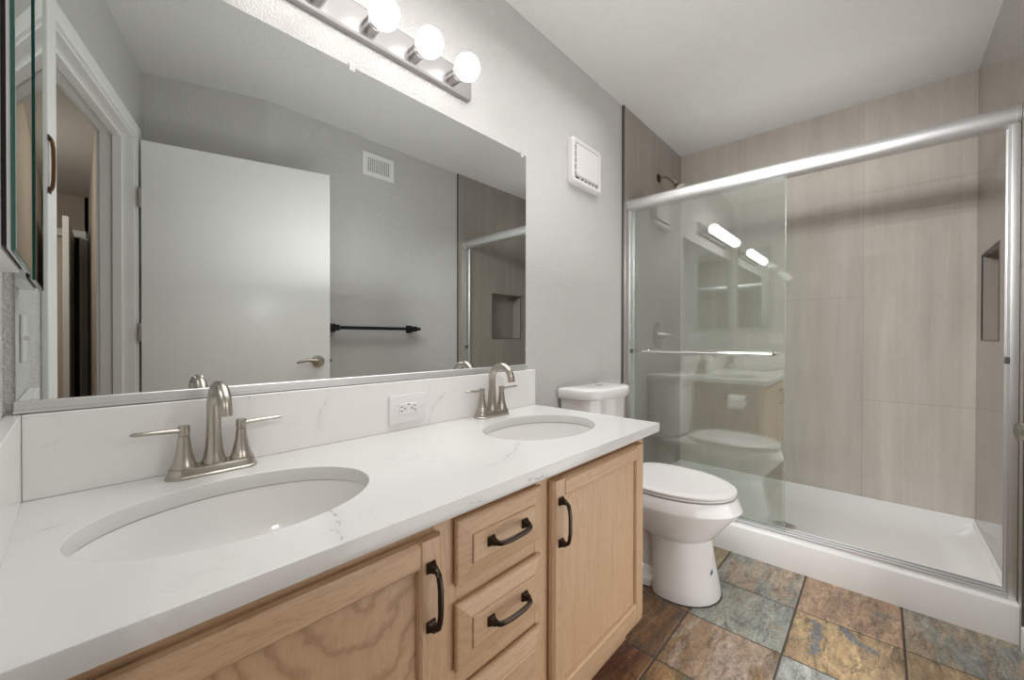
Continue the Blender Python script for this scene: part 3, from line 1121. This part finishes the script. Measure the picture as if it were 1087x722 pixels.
add_loft(bm, [rrect(X0 + 0.040, X1 - 0.030, Z0 + 0.042, Z1 - 0.030, 0.010, -0.014), rrect(X0 + 0.040, X1 - 0.030, Z0 + 0.042, Z1 - 0.030, 0.010, -0.027), rrect(X0 + 0.043, X1 - 0.033, Z0 + 0.045, Z1 - 0.033, 0.009, -0.030)])
for i in range(5):
    z = Z0 + 0.06 + i * 0.032
    add_box(bm, (X0 + 0.025, -0.026, z), (X0 + 0.041, -0.0135, z + 0.004))
for i in range(5):
    x = X0 + 0.075 + i * 0.034
    add_box(bm, (x, -0.026, Z0 + 0.025), (x + 0.005, -0.0135, Z0 + 0.043))
obj('front_panel', bm, 'plastic', fan, True, 30)

# ------------------------------------------------------------------ mirrored medicine cabinet on the left wall
mc = thing('medicine_cabinet', (0.012, -0.21, 1.55), 'shallow white medicine cabinet with a mirrored door on the left wall', 'cabinet')
MZ0, MZ1 = 1.164, 1.95
bm = new()
add_box(bm, (0.0005, -0.330, MZ0), (0.0235, -0.064, MZ1), 0.001)
obj('cabinet_box', bm, 'white', mc, False)
bm = new()
add_box(bm, (0.0318, -0.338, MZ0), (0.0355, -0.058, MZ1))
mdoor = obj('mirror_door', bm, 'teal', mc, False)
props(mdoor, 'mirrored glass door with green edges')
bm = new()
add_box(bm, (0.0356, -0.3365, MZ0 + 0.002), (0.0361, -0.0595, MZ1 - 0.002))
obj('mirror_face', bm, 'mirror', mdoor, False)
bm = new()
add_box(bm, (0.0285, -0.336, MZ0 + 0.002), (0.0317, -0.060, MZ1 - 0.002))
obj('door_backing', bm, 'white', mdoor, False)
bm = new()
add_box(bm, (0.0236, -0.328, MZ0 + 0.006), (0.0284, -0.07, MZ1 - 0.006))
obj('door_gap_shade', bm, 'dark', mdoor, False)  # dark filler standing for the shade between door and box

gp = thing('grab_pull', dw(0.068, 0.016, 1.571), 'bronze arched pull fixed upright on the white door casing, seen in the mirror', 'pull')
for z in (1.493, 1.649):
    bm = new()
    add_box(bm, (0.060, 0.0163, z - 0.009), (0.078, 0.019, z + 0.009), 0.001, DM)
    obj('mount', bm, 'bronze', gp)
bm = new()
pts = [(0.068, 0.0175, 1.493), (0.068, 0.0205, 1.4945), (0.068, 0.0235, 1.504), (0.068, 0.0255, 1.526), (0.068, 0.0262, 1.571), (0.068, 0.0255, 1.616), (0.068, 0.0235, 1.638), (0.068, 0.0205, 1.6475), (0.068, 0.0175, 1.649)]
add_tube(bm, [DM @ Vector(p) for p in pts], 0.0048, 10)
obj('bar', bm, 'copper', gp)

sw = thing('light_switch', (0.001, -0.39, 1.05), 'white two-toggle switch plate on the left wall, seen in the mirror', 'switch')
bm = new()
add_box(bm, (0.0003, -0.447, 0.997), (0.0055, -0.330, 1.108), 0.002)
obj('cover_plate', bm, 'plastic', sw)
for y in (-0.365, -0.411):
    bm = new()
    add_box(bm, (0.005, y - 0.004, 1.048), (0.017, y + 0.004, 1.060), 0.0015, )
    obj('toggle', bm, 'plastic', sw)

# ------------------------------------------------------------------ toilet
TXC = 1.845
to = thing('toilet', (TXC, -0.37, 0.0), 'white two-piece toilet with a closed lid between the vanity and the shower', 'toilet')


def egg(a, yc, bf, bb, z, n=56, pf=2.0, pb=2.6, cx=TXC):
    """closed outline: rounded nose towards -y, squarer towards +y"""
    out = []
    for i in range(n):
        t = 2 * math.pi * i / n
        c, s = math.cos(t), math.sin(t)
        p = pf if s < 0 else pb
        x = a * math.copysign(abs(c) ** (2 / p), c)
        y = (bf if s < 0 else bb) * math.copysign(abs(s) ** (2 / p), s)
        out.append((cx + x, yc + y, z))
    return out


bm = new()
# foot, column and overhanging bowl
add_loft(bm, [
    egg(0.150, -0.50, 0.155, 0.10, 0.0),
    egg(0.152, -0.50, 0.157, 0.10, 0.012),
    egg(0.147, -0.50, 0.150, 0.10, 0.05),
    egg(0.137, -0.50, 0.134, 0.10, 0.13),
    egg(0.131, -0.50, 0.122, 0.11, 0.20),
    egg(0.131, -0.50, 0.118, 0.13, 0.236),
    egg(0.139, -0.50, 0.132, 0.17, 0.242),
    egg(0.151, -0.49, 0.162, 0.20, 0.266),
    egg(0.170, -0.48, 0.200, 0.22, 0.304),
    egg(0.187, -0.47, 0.240, 0.24, 0.340),
    egg(0.1955, -0.465, 0.261, 0.25, 0.362),
    egg(0.1985, -0.465, 0.268, 0.255, 0.372),
    egg(0.1982, -0.465, 0.2665, 0.255, 0.3755),
    egg(0.1945, -0.465, 0.2585, 0.255, 0.394),
    egg(0.190, -0.465, 0.251, 0.255, 0.412),
    egg(0.186, -0.465, 0.246, 0.255, 0.4185),
    egg(0.170, -0.465, 0.230, 0.24, 0.4200)])
# rear trapway, foot flange and the shelf under the tank
add_loft(bm, [
    egg(0.125, -0.27, 0.20, 0.19, 0.0, pf=3, pb=3), egg(0.125, -0.27, 0.20, 0.19, 0.03, pf=3, pb=3), egg(0.110, -0.27, 0.18, 0.175, 0.046, pf=3, pb=3),
    egg(0.078, -0.28, 0.19, 0.16, 0.07, pf=3, pb=3), egg(0.075, -0.28, 0.19, 0.15, 0.24, pf=3, pb=3), egg(0.10, -0.28, 0.19, 0.20, 0.31, pf=3, pb=3),
    egg(0.155, -0.28, 0.19, 0.235, 0.36, pf=3, pb=4), egg(0.178, -0.27, 0.16, 0.235, 0.39, pf=3, pb=5), egg(0.178, -0.27, 0.16, 0.235, 0.415, pf=3, pb=5)])
obj('bowl', bm, 'china', to, True, 33)
bm = new()
add_loft(bm, [egg(0.180, -0.465, 0.233, 0.20, 0.4235, pb=3.2), egg(0.188, -0.465, 0.244, 0.205, 0.4255, pb=3.2), egg(0.188, -0.465, 0.245, 0.205, 0.4325, pb=3.2), egg(0.184, -0.465, 0.239, 0.20, 0.4345, pb=3.2)])
obj('seat', bm, 'plastic', to, True, 50)
bm = new()
add_loft(bm, [egg(0.182, -0.465, 0.237, 0.205, 0.4350, pb=3.2), egg(0.1895, -0.465, 0.2475, 0.21, 0.4368, pb=3.2), egg(0.190, -0.465, 0.247, 0.21, 0.4435, pb=3.2), egg(0.184, -0.465, 0.240, 0.205, 0.4475, pb=3.2), egg(0.150, -0.465, 0.205, 0.175, 0.4500, pb=3), egg(0.06, -0.465, 0.09, 0.08, 0.4510, pb=2.5)])
for s in (-1, 1):
    add_box(bm, (TXC + s * 0.075 - 0.022, -0.262, 0.4215), (TXC + s * 0.075 + 0.022, -0.232, 0.445), 0.006, seg=2)
obj('lid', bm, 'plastic', to, True, 50)


def tank_ring(hw, yb, yf, bulge, z, n=8, cx=TXC - 0.012):
    """flat back, rounded ends and a bowed front"""
    out = []
    m = 32
    ymid = yb - 0.045
    for i in range(m + 1):                              # left side, front and right side as one rounded curve
        t = math.pi * (1 - i / m)
        c, sn = math.cos(t), math.sin(t)
        x = hw * math.copysign(abs(c) ** (2 / 3.4), c)
        y = ymid - (ymid - yf + bulge) * abs(sn) ** (2 / 2.35)
        out.append((cx + x, y, z))
    for i in range(1, n):
        t = i / n
        out.append((cx + hw, ymid + (yb - ymid) * t, z))
    for i in range(n + 1):
        t = i / n
        out.append((cx + (hw - 0.004) * (1 - 2 * t), yb, z))
    for i in range(1, n):
        t = i / n
        out.append((cx - hw, yb + (ymid - yb) * t, z))
    return out


bm = new()
add_loft(bm, [tank_ring(0.165, -0.018, -0.135, 0.035, 0.416), tank_ring(0.172, -0.016, -0.145, 0.040, 0.432), tank_ring(0.186, -0.014, -0.150, 0.044, 0.62), tank_ring(0.193, -0.012, -0.152, 0.045, 0.770)])
obj('tank', bm, 'china', to, True, 40)
bm = new()
add_loft(bm, [tank_ring(0.194, -0.010, -0.154, 0.046, 0.771), tank_ring(0.205, -0.007, -0.160, 0.052, 0.773), tank_ring(0.208, -0.006, -0.163, 0.054, 0.782), tank_ring(0.208, -0.006, -0.163, 0.054, 0.812), tank_ring(0.204, -0.009, -0.159, 0.053, 0.8190), tank_ring(0.192, -0.018, -0.150, 0.050, 0.8225), tank_ring(0.10, -0.06, -0.12, 0.02, 0.8235)])
obj('tank_lid', bm, 'china', to, True, 50)
bm = new()
add_lathe(bm, [(0.021, 0.0), (0.021, 0.003), (0.0185, 0.0042), (0.0, 0.0042)], (TXC - 0.012, -0.105, 0.8228), seg=28)
obj('flush_button', bm, 'chrome', to)
bm = new()
add_lathe(bm, [(0.004, 0.0), (0.004, 0.002), (0.0, 0.002)], (2.0170, -0.155, 0.757), (0.3, -1, 0), 10)
obj('tank_mark', bm, 'schluter', to)
# small blue maker's mark on the pedestal
bm = new()
mc_ = Vector((1.8090, -0.6345, 0.117))
nv = Vector((-0.24, -0.96, 0.10)).normalized()
tx = Vector((0.96, -0.24, 0)).normalized()
up = nv.cross(tx) * -1
up = Vector((0, 0, 1)) - nv * nv.z
up.normalize()
for a, b in (((-0.010, -0.006), (0.006, 0.004)), ((-0.004, -0.009), (0.010, 0.000)), ((0.001, -0.003), (0.005, 0.010)), ((-0.007, 0.002), (-0.001, -0.006)), ((-0.001, 0.003), (0.009, 0.007))):
    p = [mc_ + tx * q[0] + up * q[1] for q in (a, b)]
    add_tube(bm, p, 0.0012, 6)
props(obj('maker_mark', bm, 'blue', to), 'small blue printed mark')
bm = new()
add_loft(bm, [egg(0.1545, -0.50, 0.1595, 0.08, 0.0), egg(0.1545, -0.50, 0.1595, 0.08, 0.0025)])
add_loft(bm, [egg(0.128, -0.27, 0.20, 0.193, 0.0, pf=3, pb=3), egg(0.128, -0.27, 0.20, 0.193, 0.0024, pf=3, pb=3)])
obj('base_rim', bm, 'dark', to)  # thin dark rim around the foot

# paper holder and roll on the vanity's end
ph = thing('paper_holder', (XC1, -0.37, 0.63), 'black toilet paper holder on the end panel of the vanity, seen in the shower glass', 'holder')
bm = new()
add_box(bm, (XC1 + 0.0003, -0.330, 0.620), (XC1 + 0.007, -0.296, 0.654), 0.002)
obj('mount', bm, 'black', ph)
bm = new()
add_tube(bm, [(XC1 + 0.006, -0.313, 0.637), (XC1 + 0.05, -0.313, 0.637), (XC1 + 0.058, -0.318, 0.637), (XC1 + 0.06, -0.33, 0.637), (XC1 + 0.06, -0.452, 0.637)], 0.0065, 12)
obj('arm', bm, 'black', ph)
tp = thing('toilet_paper_roll', (XC1 + 0.06, -0.39, 0.625), 'small white toilet paper roll on the black holder, seen in the shower glass', 'paper roll')
bm = new()
rings = []
for r, y in ((0.020, -0.340), (0.037, -0.340), (0.0375, -0.342), (0.0375, -0.438), (0.037, -0.440), (0.020, -0.440)):
    rings.append([(XC1 + 0.06 + r * math.cos(t), y, 0.6236 + r * math.sin(t)) for t in (2 * math.pi * i / 32 for i in range(32))])
rings.append(rings[0])
add_loft(bm, rings, False, False)
obj('paper', bm, 'paper', tp, True, 40)
bm = new()
add_box(bm, (XC1 + 0.0965, -0.438, 0.570), (XC1 + 0.0975, -0.342, 0.626))
obj('loose_sheet', bm, 'paper', tp)

# ------------------------------------------------------------------ shower pan
XP0 = 2.281
pan = thing('shower_pan', ((XP0 + XS) / 2, YW / 2, 0.0), 'white acrylic shower pan with a raised front curb', 'shower pan')
bm = new()
ya, yb = -0.0105, YW + 0.0105
xa, xb = XP0, XS - 0.0005


def rect(x0, x1, y0, y1, z):
    return [(x0, y0, z), (x1, y0, z), (x1, y1, z), (x0, y1, z)]


y0_, y1_ = yb, ya
rings = [rect(xa, xb, y0_, y1_, 0.0), rect(xa, xb, y0_, y1_, 0.127), rect(xa + 0.002, xb, y0_, y1_, 0.132), rect(xa + 0.007, xb, y0_, y1_, 0.135),
         rect(xa + 0.095, xb - 0.0005, y0_ + 0.0005, y1_ - 0.0005, 0.135), rect(xa + 0.100, xb - 0.006, y0_ + 0.006, y1_ - 0.006, 0.130),
         rect(xa + 0.104, xb - 0.010, y0_ + 0.010, y1_ - 0.010, 0.108),
         rect(xa + 0.118, xb - 0.045, y0_ + 0.045, y1_ - 0.045, 0.088), rect(xa + 0.150, xb - 0.120, y0_ + 0.12, y1_ - 0.12, 0.054),
         rect(xa + 0.175, xb - 0.150, y0_ + 0.15, y1_ - 0.15, 0.048)]
add_loft(bm, rings, True, False)
# floor falling to the drain
bm.verts.ensure_lookup_table()
last = bm.verts[-4:]
bmc = bm.verts.new((2.70, -0.745, 0.036))
L = list(last)
for i in range(4):
    bm.faces.new((L[i], L[(i + 1) % 4], bmc))
o = obj('pan_shell', bm, 'acrylic', pan, True, 28)
bm = new()
add_lathe(bm, [(0.055, 0.0), (0.055, 0.004), (0.050, 0.0055), (0.0, 0.0055)], (2.70, -0.745, 0.0365), seg=36)
dr = obj('drain', bm, 'chrome', pan)
bm = new()
for r in (0.018, 0.032):
    for i in range(8 if r < 0.02 else 14):
        t = 2 * math.pi * i / (8 if r < 0.02 else 14)
        add_lathe(bm, [(0.0035, 0.0), (0.0035, 0.0004), (0.0, 0.0004)], (2.70 + r * math.cos(t), -0.745 + r * math.sin(t), 0.0420), seg=8)
obj('drain_hole', bm, 'dark', dr)

# ------------------------------------------------------------------ shower enclosure frame
XH = 2.340
sf = thing('shower_enclosure', (XH, YW / 2, 0.135), 'satin metal shower door frame with a rounded header on the white curb', 'shower frame')
bm = new()
ring = []
for i in range(33):                                   # rounded nose to the room, flat back
    t = math.pi * i / 32
    ring.append((XH - 0.010 - 0.026 * math.sin(t), 1.846 + 0.034 * math.cos(t)))
ring += [(XH + 0.026, 1.812), (XH + 0.030, 1.816), (XH + 0.030, 1.876), (XH + 0.026, 1.880)]
add_loft(bm, [[(x, yb + 0.012, z) for x, z in ring], [(x, ya - 0.012, z) for x, z in ring]])
obj('header', bm, 'alu', sf, True, 35)
for y0, y1 in ((yb + 0.0005, yb + 0.012), (ya - 0.012, ya - 0.0005)):
    bm = new()
    big = [(XH + (x - XH) * 1.05, 1.846 + (z - 1.846) * 1.05) for x, z in ring]
    add_loft(bm, [[(x, y0, z) for x, z in big], [(x, y1, z) for x, z in big]])
    obj('header_end_cap', bm, 'alu', sf, True, 35)
for y0, y1 in ((yb + 0.0005, yb + 0.022), (ya - 0.022, ya - 0.0005)):
    bm = new()
    add_box(bm, (XH - 0.026, y0, 0.1355), (XH + 0.028, y1, 1.812), 0.003, seg=2)
    ys = (y1, y1 + 0.006) if y0 < -1 else (y0 - 0.006, y0)
    add_box(bm, (XH - 0.024, ys[0], 0.1355), (XH - 0.018, ys[1], 1.812))
    add_box(bm, (XH + 0.020, ys[0], 0.1355), (XH + 0.026, ys[1], 1.812))
    jb = obj('side_jamb', bm, 'alu', sf, True, 30)
    bm = new()
    yc_ = (y1, y1 + 0.010) if y0 < -1 else (y0 - 0.010, y0)
    add_box(bm, (XH - 0.030, yc_[0], 0.968), (XH - 0.002, yc_[1], 0.992), 0.002)
    props(obj('bumper', bm, 'schluter', jb), 'grey rubber bumper')
bm = new()
add_box(bm, (XH - 0.030, yb + 0.022, 0.1353), (XH + 0.030, ya - 0.022, 0.1395), 0.001)
for x0, x1 in ((XH - 0.030, XH - 0.026), (XH - 0.003, XH + 0.001), (XH + 0.026, XH + 0.030)):
    add_box(bm, (x0, yb + 0.022, 0.1395), (x1, ya - 0.022, 0.155), 0.0008)
obj('bottom_track', bm, 'alu', sf, False)

for k, (x, yl, yr, lab) in enumerate(((XH - 0.0165, -0.034, -0.800, 'clear sliding shower door with a chrome towel bar, nearest the room'),
                                      (XH + 0.0135, -0.036, -0.788, 'plain clear sliding shower door behind the one with the towel bar'))):
    sd = thing('sliding_shower_door', (x, (yl + yr) / 2, 0.141), lab, 'shower door')
    bm = new()
    add_box(bm, (x - 0.003, yr, 0.1405), (x + 0.003, yl, 1.822))
    obj('glass_pane', bm, 'glass', sd, False)
    bm = new()
    add_box(bm, (x - 0.0029, yr - 0.0012, 0.1405), (x + 0.0029, yr - 0.0001, 1.815))
    props(obj('polished_edge', bm, plain('glass_side_edge', (0.30, 0.40, 0.36), 0.2) if k == 0 else 'edge2', sd, False), 'green polished glass edge') if k == 0 else None
    if k == 0:
        bm = new()
        bx = x - 0.052
        add_tube(bm, [(bx, -0.128, 0.980), (bx, -0.758, 0.980)], 0.0085, 16)
        tb = obj('towel_bar', bm, 'chrome', sd, True, 40)
        bm = new()
        for y in (-0.140, -0.745):
            add_lathe(bm, [(0.013, 0.0), (0.013, 0.006), (0.008, 0.012), (0.008, 0.050)], (x - 0.0032, y, 0.980), (-1, 0, 0), 18)
            add_lathe(bm, [(0.015, 0.0), (0.015, 0.005), (0.0, 0.007)], (x + 0.0032, y, 0.980), (1, 0, 0), 18)
        obj('bar_post', bm, 'chrome', tb, True, 40)

# ------------------------------------------------------------------ shower head and valve
sh = thing('overhead_shower', (2.775, -0.0105, 2.142), 'brushed nickel shower head on a bent arm above the shower header', 'shower head')
bm = new()
add_lathe(bm, [(0.030, 0.0), (0.030, 0.003), (0.022, 0.009), (0.012, 0.013), (0.0, 0.013)], (2.775, -0.0103, 2.142), (0, -1, 0))
obj('flange', bm, 'bronze', sh)
bm = new()
add_tube(bm, [(2.775, -0.012, 2.142), (2.775, -0.04, 2.142), (2.775, -0.065, 2.137), (2.775, -0.085, 2.122), (2.775, -0.115, 2.092)], 0.0095, 14)
obj('arm', bm, 'nickel', sh)
bm = new()
ax = Vector((0, -0.55, -0.83)).normalized()
add_lathe(bm, [(0.010, -0.008), (0.013, 0.0), (0.014, 0.012), (0.012, 0.02), (0.020, 0.032), (0.036, 0.052), (0.047, 0.060), (0.047, 0.068), (0.0, 0.070)], Vector((2.775, -0.115, 2.092)), ax, 28)
obj('spray_head', bm, 'nickel', sh)

sv = thing('shower_valve', (2.765, -0.0105, 1.079), 'brushed nickel shower valve handle behind the glass', 'valve')
bm = new()
add_lathe(bm, [(0.086, 0.0), (0.086, 0.004), (0.080, 0.009), (0.050, 0.012), (0.0, 0.012)], (2.765, -0.0103, 1.079), (0, -1, 0), 40)
obj('escutcheon', bm, 'dark_nickel', sv)
bm = new()
add_lathe(bm, [(0.034, 0.010), (0.033, 0.02), (0.025, 0.045), (0.016, 0.066), (0.012, 0.075), (0.0, 0.076)], (2.765, -0.0103, 1.079), (0, -1, 0), 28)
add_tube(bm, [(2.765, -0.078, 1.079), (2.768, -0.10, 1.078), (2.772, -0.128, 1.080)], [0.009, 0.007, 0.005], 12)
obj('lever', bm, 'dark_nickel', sv)

# ------------------------------------------------------------------ on the wall across from the mirror
tbr = thing('towel_bar', (1.50, YW, 1.12), 'black towel bar on the grey wall, seen in the mirror', 'towel bar')
bm = new()
add_box(bm, (1.155, -1.440, 1.108), (1.838, -1.418, 1.130), 0.002)
obj('bar', bm, 'black', tbr, False)
for x in (1.205, 1.785):
    bm = new()
    add_box(bm, (x - 0.027, YW + 0.0003, 1.092), (x + 0.027, YW + 0.009, 1.146), 0.002)
    add_box(bm, (x - 0.019, YW + 0.009, 1.100), (x + 0.019, -1.411, 1.138), 0.002)
    obj('post', bm, 'black', tbr, False)

rg = thing('air_register', (1.537, YW, 2.255), 'white air vent register high on the grey wall, seen in the mirror', 'vent')
RX0, RX1, RZ0, RZ1 = 1.419, 1.656, 2.176, 2.334
bm = new()
fw = 0.030
for lo, hi in (((RX0, YW + 0.0003, RZ0), (RX1, YW + 0.008, RZ0 + fw)), ((RX0, YW + 0.0003, RZ1 - fw), (RX1, YW + 0.008, RZ1)),
               ((RX0, YW + 0.0003, RZ0 + fw), (RX0 + fw, YW + 0.008, RZ1 - fw)), ((RX1 - fw, YW + 0.0003, RZ0 + fw), (RX1, YW + 0.008, RZ1 - fw))):
    add_box(bm, lo, hi, 0.0012)
obj('register_frame', bm, 'white', rg, False)
bm = new()
add_box(bm, (RX0 + fw, YW + 0.0003, RZ0 + fw), (RX1 - fw, YW + 0.0012, RZ1 - fw))
obj('duct_opening', bm, 'dark', rg, False)
bm = new()
nb = 13
for i in range(nb):
    x = RX0 + fw + 0.006 + (RX1 - RX0 - 2 * fw - 0.012) * i / (nb - 1)
    m = basis(Vector((x, YW + 0.0045, (RZ0 + RZ1) / 2)), (math.cos(0.5), math.sin(0.5), 0))
    add_box(bm, (-0.0042, -0.0008, -(RZ1 - RZ0) / 2 + fw), (0.0042, 0.0008, (RZ1 - RZ0) / 2 - fw), mtx=m)
obj('louvre', bm, 'white', rg, False)
